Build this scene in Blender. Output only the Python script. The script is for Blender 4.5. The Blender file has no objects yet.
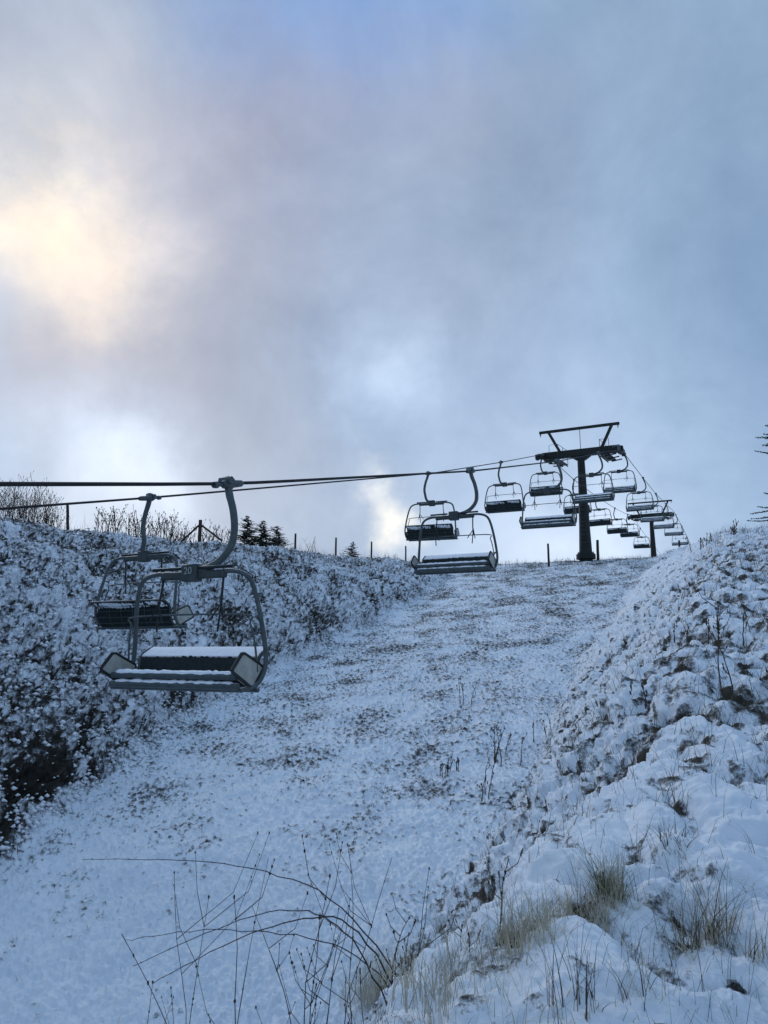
import bpy, math, random
import numpy as np
from mathutils import Vector, Matrix

random.seed(7)
rng = np.random.default_rng(11)
PI = math.pi
C = bpy.context.scene.collection
scene = bpy.context.scene

# ------------------------------------------------------------------ camera and lift frame
F = 740.0
PITCH = math.radians(10.56)
YAW = math.radians(25.3)                 # direction of the lift line, right of the view
SY, CY = math.sin(YAW), math.cos(YAW)

def ray(x, y):
    xc, yc = x - 384.0, 512.0 - y
    return Vector((xc, F*math.cos(PITCH) - yc*math.sin(PITCH), F*math.sin(PITCH) + yc*math.cos(PITCH)))
def at(x, y, Y):
    r = ray(x, y); return r*(Y/r.y)
def lift_xy(s, t):                        # s metres up the line, t metres to its right
    return (s*SY + t*CY, s*CY - t*SY)
def to_st(X, Y):
    return X*SY + Y*CY, X*CY - Y*SY

# ------------------------------------------------------------------ noise
def _hash(ix, iy, seed):
    h = (ix.astype(np.int64)*374761393 + iy.astype(np.int64)*668265263 + seed*1442695041) & 0xFFFFFFFF
    h = ((h ^ (h >> 13))*1274126177) & 0xFFFFFFFF
    h = ((h ^ (h >> 16))*2246822519) & 0xFFFFFFFF
    return (h ^ (h >> 15)) & 0xFFFFFFFF
def gnoise(x, y, seed=0):
    ix = np.floor(x); iy = np.floor(y); fx = x-ix; fy = y-iy
    ix = ix.astype(np.int64); iy = iy.astype(np.int64)
    u = fx*fx*fx*(fx*(fx*6-15)+10); v = fy*fy*fy*(fy*(fy*6-15)+10)
    def g(a, b):
        an = _hash(ix+a, iy+b, seed)*(2*PI/4294967296.0)
        return np.cos(an)*(fx-a) + np.sin(an)*(fy-b)
    return 1.5*((g(0,0)*(1-u)+g(1,0)*u)*(1-v) + (g(0,1)*(1-u)+g(1,1)*u)*v)
def fbm(x, y, o=4, seed=0, gain=.5):
    r = 0; a = 1
    for i in range(o):
        r = r + a*gnoise(x, y, seed+i*17); x = x*2.03+3.1; y = y*2.03-1.7; a *= gain
    return r
def worley(x, y, seed=0):
    ix = np.floor(x).astype(np.int64); iy = np.floor(y).astype(np.int64)
    best = np.full(x.shape, 9.0)
    for a in (-1, 0, 1):
        for b in (-1, 0, 1):
            h1 = _hash(ix+a, iy+b, seed)/4294967296.0; h2 = _hash(ix+a, iy+b, seed+5)/4294967296.0
            d = (ix+a+h1-x)**2 + (iy+b+h2-y)**2
            best = np.minimum(best, d)
    return np.sqrt(best)
def sstep(a, b, x):
    u = np.clip((x-a)/(b-a), 0, 1); return u*u*(3-2*u)

# ------------------------------------------------------------------ terrain
def gully(s):
    k = np.interp(s, [-400, -60, 52, 103, 125, 400, 4000], [-60, -18.8, 6.05, 11.35, 11.9, -6, -400])
    return k
def plateau(s):
    return np.maximum(np.interp(s, [-400, -60, 0, 52, 70, 400, 4000], [-40, -6, 2.55, 5.95, 7.4, -6, -400]), gully(s)+.0)
def right_top(s):
    return np.interp(s, [-400, -60, 0, 19, 34, 52, 103, 125, 400, 4000], [-60, -14.5, -1.6, 2.22, 4.72, 7.05, 11.4, 11.9, -6, -400])
def macro(X, Y):
    s, t = to_st(X, Y)
    w = fbm(s*.22, t*.22, 3, 3)
    tl = np.interp(s, [-20, 4, 8.8, 12.3, 17.6, 23, 32, 43, 60], [-9, -9.9, -11.3, -12.6, -13.8, -14.3, -15, -16.5, -20]) + .5*w
    wl = np.interp(s, [0, 18, 45], [8.5, 7.0, 4.5])
    ul = (tl - t)/wl
    uc = np.clip(ul, 0, 1)
    bl = np.where(uc < .12, uc*uc/.12*1.35*.62, 0)
    pl = 1-(1-uc)**1.55
    bl = pl*sstep(-.02, .2, uc)
    tr = np.interp(s, [0, 9, 17.6, 25, 35, 60], [-3.5, -3.75, -4.1, -4.45, -4.8, -4.8]) + .35*fbm(s*.25+9, t*.1, 2, 8)
    wr = np.interp(s, [0, 8, 20, 50], [2.9, 3.4, 4.3, 5.0])
    ur = (t - tr)/wr
    vc = np.clip(ur, 0, 1)
    br = vc*.55 + .45*(vc*vc*(3-2*vc))
    br = br*sstep(-.02, .25, vc)
    g = gully(s)
    h = g + (plateau(s)-g)*bl + (right_top(s)-g)*br
    far = np.clip(-(t+22), 0, 400); h = h - .10*far - .0006*far*far*(far < 300)
    fr = np.clip(t-.5, 0, 14); h = h + .045*fr
    h = h + .16*w*np.clip(s/20, .15, 1)*sstep(.4, 1.0, ul+br) + .09*fbm(X*.55, Y*.55, 3, 21)
    return h, s, t, ul, ur
def relief(X, Y):
    """macro height, relief, snow-free amount, and the two bank coordinates"""
    h, s, t, ul, ur = macro(X, Y)
    r = np.sqrt(X*X+Y*Y)
    L = sstep(-.03, .10, ul)*sstep(90, 60, r)
    R = sstep(0, .25, ur)
    G = (1-L)*(1-R)
    wx = .25*gnoise(X*2.1, Y*2.1, 40); wy = .25*gnoise(X*2.1+7, Y*2.1, 41)
    # gully: thin snow over short turf
    gb = fbm(X*2.2+wx, Y*2.2+wy, 4, 50)
    gs = fbm(X*9, Y*9, 3, 54)
    hG = .045*gb + .030*gs + .03*fbm(X*16, Y*16, 2, 57)
    patch = fbm(s*.16+3, t*.3, 3, 60)
    dens = np.interp(s, [5, 9, 14, 24, 60], [-.30, -.20, -.05, .02, .08])
    ms = fbm(X*.75+wx, Y*.75, 3, 63); bG = dens + .08*patch + .32*gs + .08*gb + .22*ms - .05*sstep(14, 6, s) - .035
    # left bank: snow caught on a low scrubby heath
    gy = gully(s); vl = (-t + (h-gy))*.78; vr = (t + (h-gy))*.78
    pil = lambda a, b2, sd: 1-np.clip(worley(a, b2, sd), 0, 1)**1.7*1.15
    wl1 = pil((s+wx)*1.25, (vl+wy)*1.25, 70); wl2 = pil(s*3.3+wx*3, vl*3.3, 71); nl = fbm(s*8, vl*8, 4, 72, .65)
    hL = .30*wl1 + .18*wl2 + .12*nl
    foot = sstep(.20, .02, ul)*sstep(14.5, 10.5, s)
    bL = .12 + .32*(.62-wl1) + .45*(.62-wl2) + .40*nl + .22*fbm(X*.5, Y*.5, 2, 75) + 1.0*foot*sstep(-.25, .3, fbm(X*.9, Y*.9, 2, 77)+.18)
    # right bank: soft pillows over grass tussocks
    q = (s*CY + t*.6)
    wr1 = pil(s*1.7+wx*2, vr*2.2+s*.5, 80); wr2 = pil(s*4.6+wx*4, vr*5.2+s*.9, 81); nr = fbm(s*7, vr*7, 4, 82, .65); wr3 = pil(s*11+wx*5, vr*12, 83)
    hR = .13*wr1 + .11*wr2 + (.028*wr3 + .040*nr)*(1-.5*sstep(7, 3.5, r))
    bR = .08 + .45*(.60-wr1) + .55*(.60-wr2) + .25*(.6-wr3) + .36*nr + .16*fbm(X*.45+4, Y*.45, 2, 85) - .20*sstep(5.5, 3.2, r) - .10*sstep(17, 22, r) + .38*np.exp(-((X-1.75)**2*2+(Y-4.9)**2)/.12) + .34*np.exp(-((X-2.35)**2*2+(Y-5.0)**2)/.10) + .55*np.exp(-((X-2.3)**2+(Y-4.2)**2)/.03)
    d = hG*G + hL*L + hR*R
    b = bG*G + bL*L + bR*R - .4*sstep(200, 500, r)
    return h, d, b, ul, ur
def surface(X, Y):
    """points of the snow surface: relief stands off the slope along its normal"""
    h, d, b, ul, ur = relief(X, Y); e = .12
    hx = (macro(X+e, Y)[0]-h)/e; hy = (macro(X, Y+e)[0]-h)/e
    k = 1/np.sqrt(1+hx*hx+hy*hy)
    return X-hx*k*d, Y-hy*k*d, h+k*d, b, ul, ur
def terrain(X, Y):
    h, d, b, ul, ur = relief(X, Y); return h+d, b, ul, ur

def height1(x, y):
    h = terrain(np.array([float(x)]), np.array([float(y)])); return float(h[0][0])
def on_ground(px, py):
    """where the line of sight through a spot of the photograph meets the terrain"""
    r = ray(px, py); d = r/r.y
    Y = np.exp(np.linspace(math.log(1.2), math.log(140), 2600))
    h = terrain(d.x*Y, Y)[0]
    k = np.argmax(h >= d.z*Y)
    if not (h >= d.z*Y).any(): k = len(Y)//2
    return Vector((d.x*Y[k], Y[k], h[k]))

# ------------------------------------------------------------------ materials
def srgb(r, g, b):
    f = lambda c: (c/255/12.92) if c/255 <= .04045 else ((c/255+.055)/1.055)**2.4
    return (f(r), f(g), f(b), 1)
def newmat(name):
    m = bpy.data.materials.new(name); m.use_nodes = True
    nt = m.node_tree; b = nt.nodes['Principled BSDF']
    return m, nt, b
def N(nt, typ, **kw):
    n = nt.nodes.new(typ)
    for k, v in kw.items(): setattr(n, k, v)
    return n
def noise_node(nt, scale, detail=4, rough=.55, coord='Object'):
    tc = N(nt, 'ShaderNodeTexCoord'); n = N(nt, 'ShaderNodeTexNoise')
    n.inputs['Scale'].default_value = scale; n.inputs['Detail'].default_value = detail; n.inputs['Roughness'].default_value = rough
    nt.links.new(tc.outputs[coord], n.inputs['Vector']); return n
def ramp(nt, src, stops):
    r = N(nt, 'ShaderNodeValToRGB'); nt.links.new(src, r.inputs[0])
    e = r.color_ramp.elements
    while len(e) < len(stops): e.new(.5)
    for i, (p, c) in enumerate(stops): e[i].position = p; e[i].color = c if len(c) == 4 else (*c, 1)
    return r
def math_node(nt, op, a, b=None, clamp=False):
    n = N(nt, 'ShaderNodeMath', operation=op); n.use_clamp = clamp
    for i, v in enumerate((a, b)):
        if v is None: continue
        if isinstance(v, (int, float)): n.inputs[i].default_value = v
        else: nt.links.new(v, n.inputs[i])
    return n.outputs[0]
def mix(nt, fac, a, b):
    n = N(nt, 'ShaderNodeMix', data_type='RGBA')
    if isinstance(fac, (int, float)): n.inputs[0].default_value = fac
    else: nt.links.new(fac, n.inputs[0])
    for i, v in ((6, a), (7, b)):
        if isinstance(v, tuple): n.inputs[i].default_value = v if len(v) == 4 else (*v, 1)
        else: nt.links.new(v, n.inputs[i])
    return n.outputs[2]

SNOW = (.80, .83, .88, 1)
def mat_ground():
    m, nt, b = newmat('thin snow over turf')
    att = N(nt, 'ShaderNodeAttribute', attribute_name='bare')
    f1 = noise_node(nt, 13, 10, .80); f2 = noise_node(nt, 90, 5, .75)
    v = math_node(nt, 'ADD', att.outputs['Fac'], math_node(nt, 'MULTIPLY', math_node(nt, 'SUBTRACT', f1.outputs[0], .5), 1.9))
    v = math_node(nt, 'ADD', v, math_node(nt, 'MULTIPLY', math_node(nt, 'SUBTRACT', f2.outputs[0], .5), .55))
    msk = ramp(nt, v, [(.0, (0,0,0)), (.11, (.55,)*3), (.30, (1,1,1))])
    veg = noise_node(nt, 9, 4)
    vc = ramp(nt, veg.outputs[0], [(.3, (.014,.014,.013)), (.5, (.030,.028,.024)), (.72, (.070,.062,.050))])
    sn = noise_node(nt, 3, 3)
    sc = ramp(nt, sn.outputs[0], [(.3, (.72,.79,.87)), (.7, (.82,.87,.93))])
    col = mix(nt, msk.outputs[0], sc.outputs[0], vc.outputs[0])
    nt.links.new(col, b.inputs['Base Color'])
    b.inputs['Roughness'].default_value = .75; b.inputs['Specular IOR Level'].default_value = .25
    bp = N(nt, 'ShaderNodeBump'); bp.inputs['Strength'].default_value = .55; bp.inputs['Distance'].default_value = .03
    fb = noise_node(nt, 45, 10, .78)
    hh = math_node(nt, 'SUBTRACT', fb.outputs[0], math_node(nt, 'MULTIPLY', msk.outputs[0], .8))
    nt.links.new(hh, bp.inputs['Height']); nt.links.new(bp.outputs[0], b.inputs['Normal'])
    return m
def mat_snow(name='fresh snow'):
    m, nt, b = newmat(name)
    n = noise_node(nt, 14, 4)
    c = ramp(nt, n.outputs[0], [(.3, (.72,.76,.82)), (.7, (.84,.87,.91))])
    nt.links.new(c.outputs[0], b.inputs['Base Color']); b.inputs['Roughness'].default_value = .8
    bp = N(nt, 'ShaderNodeBump'); bp.inputs['Strength'].default_value = .4; bp.inputs['Distance'].default_value = .02
    n2 = noise_node(nt, 45, 4); nt.links.new(n2.outputs[0], bp.inputs['Height']); nt.links.new(bp.outputs[0], b.inputs['Normal'])
    return m
def mat_dusted(name, c1, c2, scale=8, rough=.6, metal=0.0, lo=.45, hi=.8, dust=.9, spec=.4):
    """a surface of two tones that carries snow or rime where it faces up"""
    m, nt, b = newmat(name)
    n = noise_node(nt, scale, 5)
    c = ramp(nt, n.outputs[0], [(.32, c1), (.68, c2)])
    g = N(nt, 'ShaderNodeNewGeometry'); sx = N(nt, 'ShaderNodeSeparateXYZ'); nt.links.new(g.outputs['Normal'], sx.inputs[0])
    n2 = noise_node(nt, 11, 4)
    z = math_node(nt, 'ADD', sx.outputs[2], math_node(nt, 'MULTIPLY', math_node(nt, 'SUBTRACT', n2.outputs[0], .5), .7))
    k = ramp(nt, z, [(lo, (0,0,0)), (hi, (dust,)*3)])
    nt.links.new(mix(nt, k.outputs[0], c.outputs[0], SNOW), b.inputs['Base Color'])
    b.inputs['Roughness'].default_value = rough; b.inputs['Metallic'].default_value = metal
    b.inputs['Specular IOR Level'].default_value = spec
    return m
def mat_plain(name, c1, c2, scale=6, rough=.8):
    m, nt, b = newmat(name)
    n = noise_node(nt, scale, 4)
    c = ramp(nt, n.outputs[0], [(.3, c1), (.7, c2)])
    nt.links.new(c.outputs[0], b.inputs['Base Color']); b.inputs['Roughness'].default_value = rough
    b.inputs['Specular IOR Level'].default_value = .2
    return m

M = dict(
    ground=mat_ground(), snow=mat_snow(),
    tube=mat_dusted('weathered grey steel', (.040,.055,.061), (.070,.090,.096), 9, .5, .0, .75, 1.0, .7),
    hub=mat_dusted('dark green hub paint', (.030,.042,.044), (.050,.066,.066), 8, .55, 0, .8, 1.0, .6, .3),
    dark=mat_dusted('dark painted steel', (.012,.016,.017), (.028,.032,.034), 6, .6, .0, .72, 1.0, .6, .25),
    slat=mat_dusted('dark green plastic slats', (.010,.016,.017), (.022,.030,.032), 20, .7, 0, .8, 1.0, .5, .2),
    rib=mat_plain('slat ribs', (.045,.055,.055), (.075,.085,.085), 20, .6),
    cream=mat_plain('off white side panel', (.27,.28,.26), (.40,.41,.38), 7, .6),
    rope=mat_plain('steel rope', (.012,.013,.015), (.03,.032,.035), 30, .7),
    ink=mat_plain('number paint', (.20,.23,.24), (.34,.37,.38), 40, .7),
    tower=mat_dusted('dark green tower paint', (.006,.009,.009), (.014,.018,.018), 2.5, .55, 0, .8, 1.0, .8, .3),
    wood=mat_dusted('weathered post wood', (.03,.024,.018), (.075,.06,.045), 14, .9, 0, .75, 1.0, .9, .1),
    weed=mat_plain('dead stems', (.028,.022,.016), (.085,.062,.040), 9, .9),
    stub=mat_plain('grey brown stubble', (.04,.034,.026), (.16,.14,.10), 6, .9),
    cane=mat_plain('dark bramble cane', (.022,.016,.018), (.05,.034,.032), 9, .8),
    straw=mat_plain('bleached grass', (.30,.27,.20), (.58,.54,.43), 5, .9),
    green=mat_plain('rush green', (.045,.062,.028), (.13,.15,.07), 5, .8),
    heath=mat_plain('heath sprigs', (.010,.011,.007), (.042,.032,.018), 4, .9),
    needle=mat_dusted('conifer needles', (.008,.016,.010), (.022,.036,.020), 3, .8, 0, .6, 1.0, .55, .1),
    bark=mat_plain('conifer bark', (.022,.017,.013), (.06,.045,.035), 8, .9),
)

# ------------------------------------------------------------------ mesh builder
class MB:
    def __init__(self): self.v = []; self.f = []; self.mi = []; self.cur = 0
    def add(self, vs, fs):
        o = len(self.v); self.v += [tuple(x) for x in vs]; self.f += [tuple(i+o for i in q) for q in fs]; self.mi += [self.cur]*len(fs)
    def tube(self, pts, rad, n=10, cap=True, squash=None):
        pts = [Vector(p) for p in pts]; m = len(pts)
        if isinstance(rad, (int, float)): rad = [rad]*m
        T = []
        for i in range(m):
            a = pts[max(i-1, 0)]; b = pts[min(i+1, m-1)]; T.append((b-a).normalized())
        up = Vector((0,0,1)) if abs(T[0].z) < .9 else Vector((1,0,0))
        nrm = (up - T[0]*up.dot(T[0])).normalized()
        vs = []; fs = []
        for i in range(m):
            nrm = (nrm - T[i]*nrm.dot(T[i])).normalized(); bi = T[i].cross(nrm)
            for k in range(n):
                a = 2*PI*k/n
                vs.append(pts[i] + (nrm*math.cos(a) + bi*math.sin(a))*rad[i])
        for i in range(m-1):
            for k in range(n):
                k2 = (k+1) % n; fs.append((i*n+k, i*n+k2, (i+1)*n+k2, (i+1)*n+k))
        if cap:
            fs.append(tuple(reversed(range(n)))); fs.append(tuple((m-1)*n+k for k in range(n)))
        self.add(vs, fs)
    def box(self, c, size, rot=None, bev=.012):
        hx, hy, hz = [x/2 for x in size]; b = min(bev, hx*.45, hy*.45, hz*.45)
        vs = []
        import itertools
        for sx, sy, sz in itertools.product((-1,1), repeat=3):
            vs += [Vector((sx*(hx-b), sy*(hy-b), sz*hz)), Vector((sx*(hx-b), sy*hy, sz*(hz-b))), Vector((sx*hx, sy*(hy-b), sz*(hz-b)))]
        idx = {k: i for i, k in enumerate(itertools.product((-1,1), repeat=3))}
        def V(sx, sy, sz, w): return idx[(sx,sy,sz)]*3+w
        fs = []
        for s in (-1,1):
            fs.append([V(-1,-1,s,0),V(1,-1,s,0),V(1,1,s,0),V(-1,1,s,0)])
            fs.append([V(-1,s,-1,1),V(1,s,-1,1),V(1,s,1,1),V(-1,s,1,1)])
            fs.append([V(s,-1,-1,2),V(s,1,-1,2),V(s,1,1,2),V(s,-1,1,2)])
        for a in (-1,1):
            for c2 in (-1,1):
                fs.append([V(-1,a,c2,0),V(1,a,c2,0),V(1,a,c2,1),V(-1,a,c2,1)])
                fs.append([V(a,-1,c2,0),V(a,1,c2,0),V(a,1,c2,2),V(a,-1,c2,2)])
                fs.append([V(a,c2,-1,1),V(a,c2,1,1),V(a,c2,1,2),V(a,c2,-1,2)])
        for k in idx: fs.append([V(*k,0),V(*k,1),V(*k,2)])
        # orient outward
        out = []
        for q in fs:
            cc = sum((vs[i] for i in q), Vector())/len(q)
            nn = (vs[q[1]]-vs[q[0]]).cross(vs[q[2]]-vs[q[0]])
            out.append(tuple(q) if nn.dot(cc) > 0 else tuple(reversed(q)))
        R = rot if rot is not None else Matrix.Identity(3)
        self.add([R @ v + Vector(c) for v in vs], out)
    def beam(self, a, b, w, h, bev=.012):
        a = Vector(a); b = Vector(b); d = b-a; y = d.normalized()
        up = Vector((0,0,1)) if abs(y.z) < .95 else Vector((0,1,0))
        x = y.cross(up).normalized(); z = x.cross(y)
        R = Matrix((x, y, z)).transposed()
        self.box((a+b)/2, (w, d.length, h), R, bev)
    def sheet(self, profile, x0, x1, nx, thick, bump=0.0, seed=0):
        """a plate of given thickness: profile in (y, z), swept along x"""
        P = [Vector((0, a, b)) for a, b in profile]; m = len(P); nr = []
        for i in range(m):
            d = P[min(i+1, m-1)] - P[max(i-1, 0)]; nr.append(Vector((0, -d.z, d.y)).normalized())
        vs = []; rr = random.Random(seed)
        for side in (0, 1):
            for j in range(nx+1):
                x = x0 + (x1-x0)*j/nx
                for i in range(m):
                    q = P[i] + nr[i]*(thick*side)
                    e = 0
                    if bump and side: 
                        edge = min(j, nx-j, i+.6, m-1-i+.6)
                        e = bump*(rr.random()-.5)*1.3 + .011*math.sin(x*4.1+seed+i*.7) + .008*math.sin(x*9.7+i) - (thick*.55 if edge < 1 else 0)
                    q = q + nr[i]*e
                    vs.append(Vector((x + (rr.random()-.5)*bump*.5, q.y, q.z)))
        K = (nx+1)*m; fs = []
        for j in range(nx):
            for i in range(m-1):
                a = j*m+i; fs.append((a, a+1, a+m+1, a+m)); fs.append((K+a, K+a+m, K+a+m+1, K+a+1))
        for j in range(nx):
            a = j*m; fs.append((a, a+m, K+a+m, K+a)); a = j*m+m-1; fs.append((a+m, a, K+a, K+a+m))
        for i in range(m-1):
            a = i; fs.append((a+1, a, K+a, K+a+1)); a = nx*m+i; fs.append((a, a+1, K+a+1, K+a))
        self.add(vs, fs)
    def disc(self, c, axis, r, w, n=16):
        c = Vector(c); a = Vector(axis).normalized(); self.tube([c-a*w/2, c+a*w/2], r, n)
    def ball(self, c, r, sq=(1,1,1), rnd=None, jit=.15):
        vs = []; n = 7; m = 5; rr = rnd or random
        vs.append((0,0,1)); 
        for i in range(1, m):
            for k in range(n):
                th = PI*i/m; ph = 2*PI*k/n
                vs.append((math.sin(th)*math.cos(ph), math.sin(th)*math.sin(ph), math.cos(th)))
        vs.append((0,0,-1)); fs = []
        for k in range(n): fs.append((0, 1+k, 1+(k+1)%n)); fs.append((len(vs)-1, 1+(m-2)*n+(k+1)%n, 1+(m-2)*n+k))
        for i in range(m-2):
            for k in range(n):
                fs.append((1+i*n+k, 1+(i+1)*n+k, 1+(i+1)*n+(k+1)%n, 1+i*n+(k+1)%n))
        out = []
        for v in vs:
            q = 1 + jit*(rr.random()*2-1)
            out.append((c[0]+v[0]*r*sq[0]*q, c[1]+v[1]*r*sq[1]*q, c[2]+v[2]*r*sq[2]*q))
        self.add(out, fs)
    def build(self, name, mats, parent=None, smooth=True):
        me = bpy.data.meshes.new(name); me.from_pydata(self.v, [], self.f)
        mats = mats if isinstance(mats, list) else [mats]
        for k in mats: me.materials.append(M[k])
        if len(mats) > 1: me.polygons.foreach_set('material_index', self.mi)
        if smooth:
            me.polygons.foreach_set('use_smooth', [True]*len(me.polygons))
            try: me.set_sharp_from_angle(angle=math.radians(40))
            except Exception: pass
        me.update()
        o = bpy.data.objects.new(name, me); C.objects.link(o)
        if parent is not None: o.parent = parent
        return o

def smooth_path(pts, n=6):
    P = [Vector(p) for p in pts]; out = []
    for i in range(len(P)-1):
        p0 = P[max(i-1, 0)]; p1 = P[i]; p2 = P[i+1]; p3 = P[min(i+2, len(P)-1)]
        for k in range(n):
            u = k/n
            out.append(.5*((2*p1) + (p2-p0)*u + (2*p0-5*p1+4*p2-p3)*u*u + (3*p1-p0-3*p2+p3)*u**3))
    out.append(P[-1]); return out
def empty(name, loc=(0,0,0), rz=0):
    o = bpy.data.objects.new(name, None); o.empty_display_size = .3; C.objects.link(o); o.location = loc; o.rotation_euler = (0,0,rz); return o
def tag(o, label=None, cat=None, group=None, kind=None):
    if label: o['label'] = label
    if cat: o['category'] = cat
    if group: o['group'] = group
    if kind: o['kind'] = kind
    return o
def kids(o): return [c for c in C.objects if c.parent == o]
def copy_tree(o, parent=None):
    ch = kids(o); c = o.copy(); C.objects.link(c)
    if parent is not None: c.parent = parent
    for q in ch: copy_tree(q, c)
    return c
def fast_mesh(name, V, Fc, mats, mi=None, smooth=False):
    """numpy arrays: V (n,3), Fc (m,3|4)"""
    me = bpy.data.meshes.new(name); k = Fc.shape[1]
    me.vertices.add(len(V)); me.vertices.foreach_set('co', V.astype(np.float32).ravel())
    me.loops.add(Fc.size); me.loops.foreach_set('vertex_index', Fc.astype(np.int32).ravel())
    me.polygons.add(len(Fc)); me.polygons.foreach_set('loop_start', np.arange(0, Fc.size, k, dtype=np.int32))
    me.polygons.foreach_set('loop_total', np.full(len(Fc), k, dtype=np.int32))
    for q in mats: me.materials.append(M[q])
    if mi is not None: me.polygons.foreach_set('material_index', mi.astype(np.int32))
    me.polygons.foreach_set('use_smooth', np.full(len(Fc), smooth))
    me.update(calc_edges=True); me.validate()
    o = bpy.data.objects.new(name, me); C.objects.link(o); return o

# ------------------------------------------------------------------ ground sheet
def build_ground():
    NA, NR = 1150, 1750
    az_in = np.linspace(math.radians(-33), math.radians(33), NA)
    az = np.concatenate([np.linspace(-PI, math.radians(-33), 150, endpoint=False), az_in, np.linspace(math.radians(33), PI, 151)[1:]])
    u = np.linspace(0, 1, NR)
    r = np.exp(math.log(.9) + (math.log(75)-math.log(.9))*u**.92)
    r = np.concatenate([[.12, .35, .6], r, np.exp(np.linspace(math.log(76), math.log(5200), 90))])
    A, Rr = np.meshgrid(az, r)
    X = Rr*np.sin(A); Y = Rr*np.cos(A)
    Xs, Ys, h, b, ul, ur = surface(X, Y)
    # the scrubby bank is ragged sideways as well as up
    L = sstep(0, .15, ul)*sstep(75, 50, Rr)
    Xd = Xs + L*.08*fbm(X*3.1, Y*3.1+h*2, 2, 91); Yd = Ys + L*.08*fbm(X*3.1+5, Y*3.1+h*2, 2, 92)
    V = np.stack([Xd, Yd, h], -1).reshape(-1, 3)
    nr, na = X.shape
    i = np.arange(nr-1)[:, None]; j = np.arange(na-1)[None, :]
    a = i*na+j
    Fc = np.stack([a, a+1, a+na+1, a+na], -1).reshape(-1, 4)
    Fc = Fc[:, ::-1]
    o = fast_mesh('ground', V, Fc, ['ground'], smooth=True)
    at_ = o.data.attributes.new('bare', 'FLOAT', 'POINT'); at_.data.foreach_set('value', b.astype(np.float32).ravel())
    # normals up?
    if o.data.polygons[len(o.data.polygons)//2].normal.z < 0: o.data.flip_normals()
    tag(o, kind='structure'); return o
build_ground()

# ------------------------------------------------------------------ scrub, stubble and stems as stuff
def scatter(n, rmin, rmax, test, amin=-34, amax=34, pw=1.0):
    u = rng.random(n)**pw
    r = np.exp(math.log(rmin) + (math.log(rmax)-math.log(rmin))*u); a = np.radians(amin + (amax-amin)*rng.random(n))
    X = r*np.sin(a); Y = r*np.cos(a); X, Y, h, b, ul, ur = surface(X, Y)
    k = test(X, Y, h, b, ul, ur, r)
    return X[k], Y[k], h[k], b[k], r[k]
def blades(X, Y, Z, L, W, lean, nseg=2):
    """curved tapered blades as quads (closed thin triangles at the tip)"""
    n = len(X); az = rng.random(n)*2*PI; dx = np.cos(az); dy = np.sin(az); pa = rng.random(n)*PI
    wx = np.cos(pa)*W/2; wy = np.sin(pa)*W/2
    rows = []
    for q in range(nseg+1):
        f = q/nseg; off = lean*L*f*f; zz = Z + L*f*np.sqrt(np.clip(1-(lean*f)**2*.6, .1, 1)); w = 1-.85*f
        cx = X+dx*off; cy = Y+dy*off
        rows.append(np.stack([cx-wx*w, cy-wy*w, zz], -1)); rows.append(np.stack([cx+wx*w, cy+wy*w, zz], -1))
    V = np.stack(rows, 1).reshape(-1, 3); m = 2*(nseg+1)
    base = np.arange(n)[:, None]*m
    Fc = np.concatenate([base + np.array([2*q, 2*q+1, 2*q+3, 2*q+2])[None, :] for q in range(nseg)], 0)
    return V, Fc
def octs(X, Y, Z, R, flat=.6):
    n = len(X)
    d = np.array([(1,0,0),(.3,.95,0),(-.8,.6,0),(-.8,-.6,0),(.3,-.95,0),(0,0,1),(0,0,-1)], float)
    J = 1 + (rng.random((n, 7))-.5)*.7
    S = np.stack([R, R, R*flat], -1)
    V = np.stack([X, Y, Z], -1)[:, None, :] + d[None]*J[..., None]*S[:, None, :]
    f = []
    for k in range(5): f.append((k, (k+1) % 5, 5)); f.append(((k+1) % 5, k, 6))
    f = np.array(f); Fc = (np.arange(n)[:, None, None]*7 + f[None]).reshape(-1, 3)
    return V.reshape(-1, 3), Fc

def stuff_blades(name, sets, mats, label, cat):
    Vs, Fs, Ms = [], [], []; o = 0
    for k, (V, Fc) in enumerate(sets):
        Vs.append(V); Fs.append(Fc+o); Ms.append(np.full(len(Fc), k)); o += len(V)
    ob = fast_mesh(name, np.concatenate(Vs), np.concatenate(Fs), mats, np.concatenate(Ms))
    tag(ob, label, cat, kind='stuff'); return ob

# left bank heath: dark sprigs with snow lumps on them
X, Y, Z, b, r = scatter(130000, 9, 60, lambda X,Y,h,b,ul,ur,r: (ul > -.02) & (ul < 1.25))
keep = rng.random(len(X)) < np.clip(.35+b*1.2, .12, 1); 
sx, sy, sz = X[keep], Y[keep], Z[keep]
sl = .07 + .13*rng.random(len(sx))
s1 = blades(sx, sy, sz-.02, sl, .006+.009*rng.random(len(sx)), .2+.7*rng.random(len(sx)))
stuff_blades('heath_scrub', [s1], ['heath'], 'dark heath twigs poking through snow all over the left bank', 'heath scrub')
X, Y, Z, b, r = scatter(85000, 9, 55, lambda X,Y,h,b,ul,ur,r: (ul > .0) & (ul < 1.2))
keep = rng.random(len(X)) < np.clip(.85-b*.9, .25, 1)
X, Y, Z = X[keep], Y[keep], Z[keep]; n = len(X)
V, Fc = octs(X, Y, Z+.02+.07*rng.random(n), .025+.055*rng.random(n)**2)
ob = fast_mesh('snow_clumps', V, Fc, ['snow'], smooth=True)
tag(ob, 'small clumps of snow caught on the scrub of the left bank', 'snow', kind='stuff')

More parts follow.
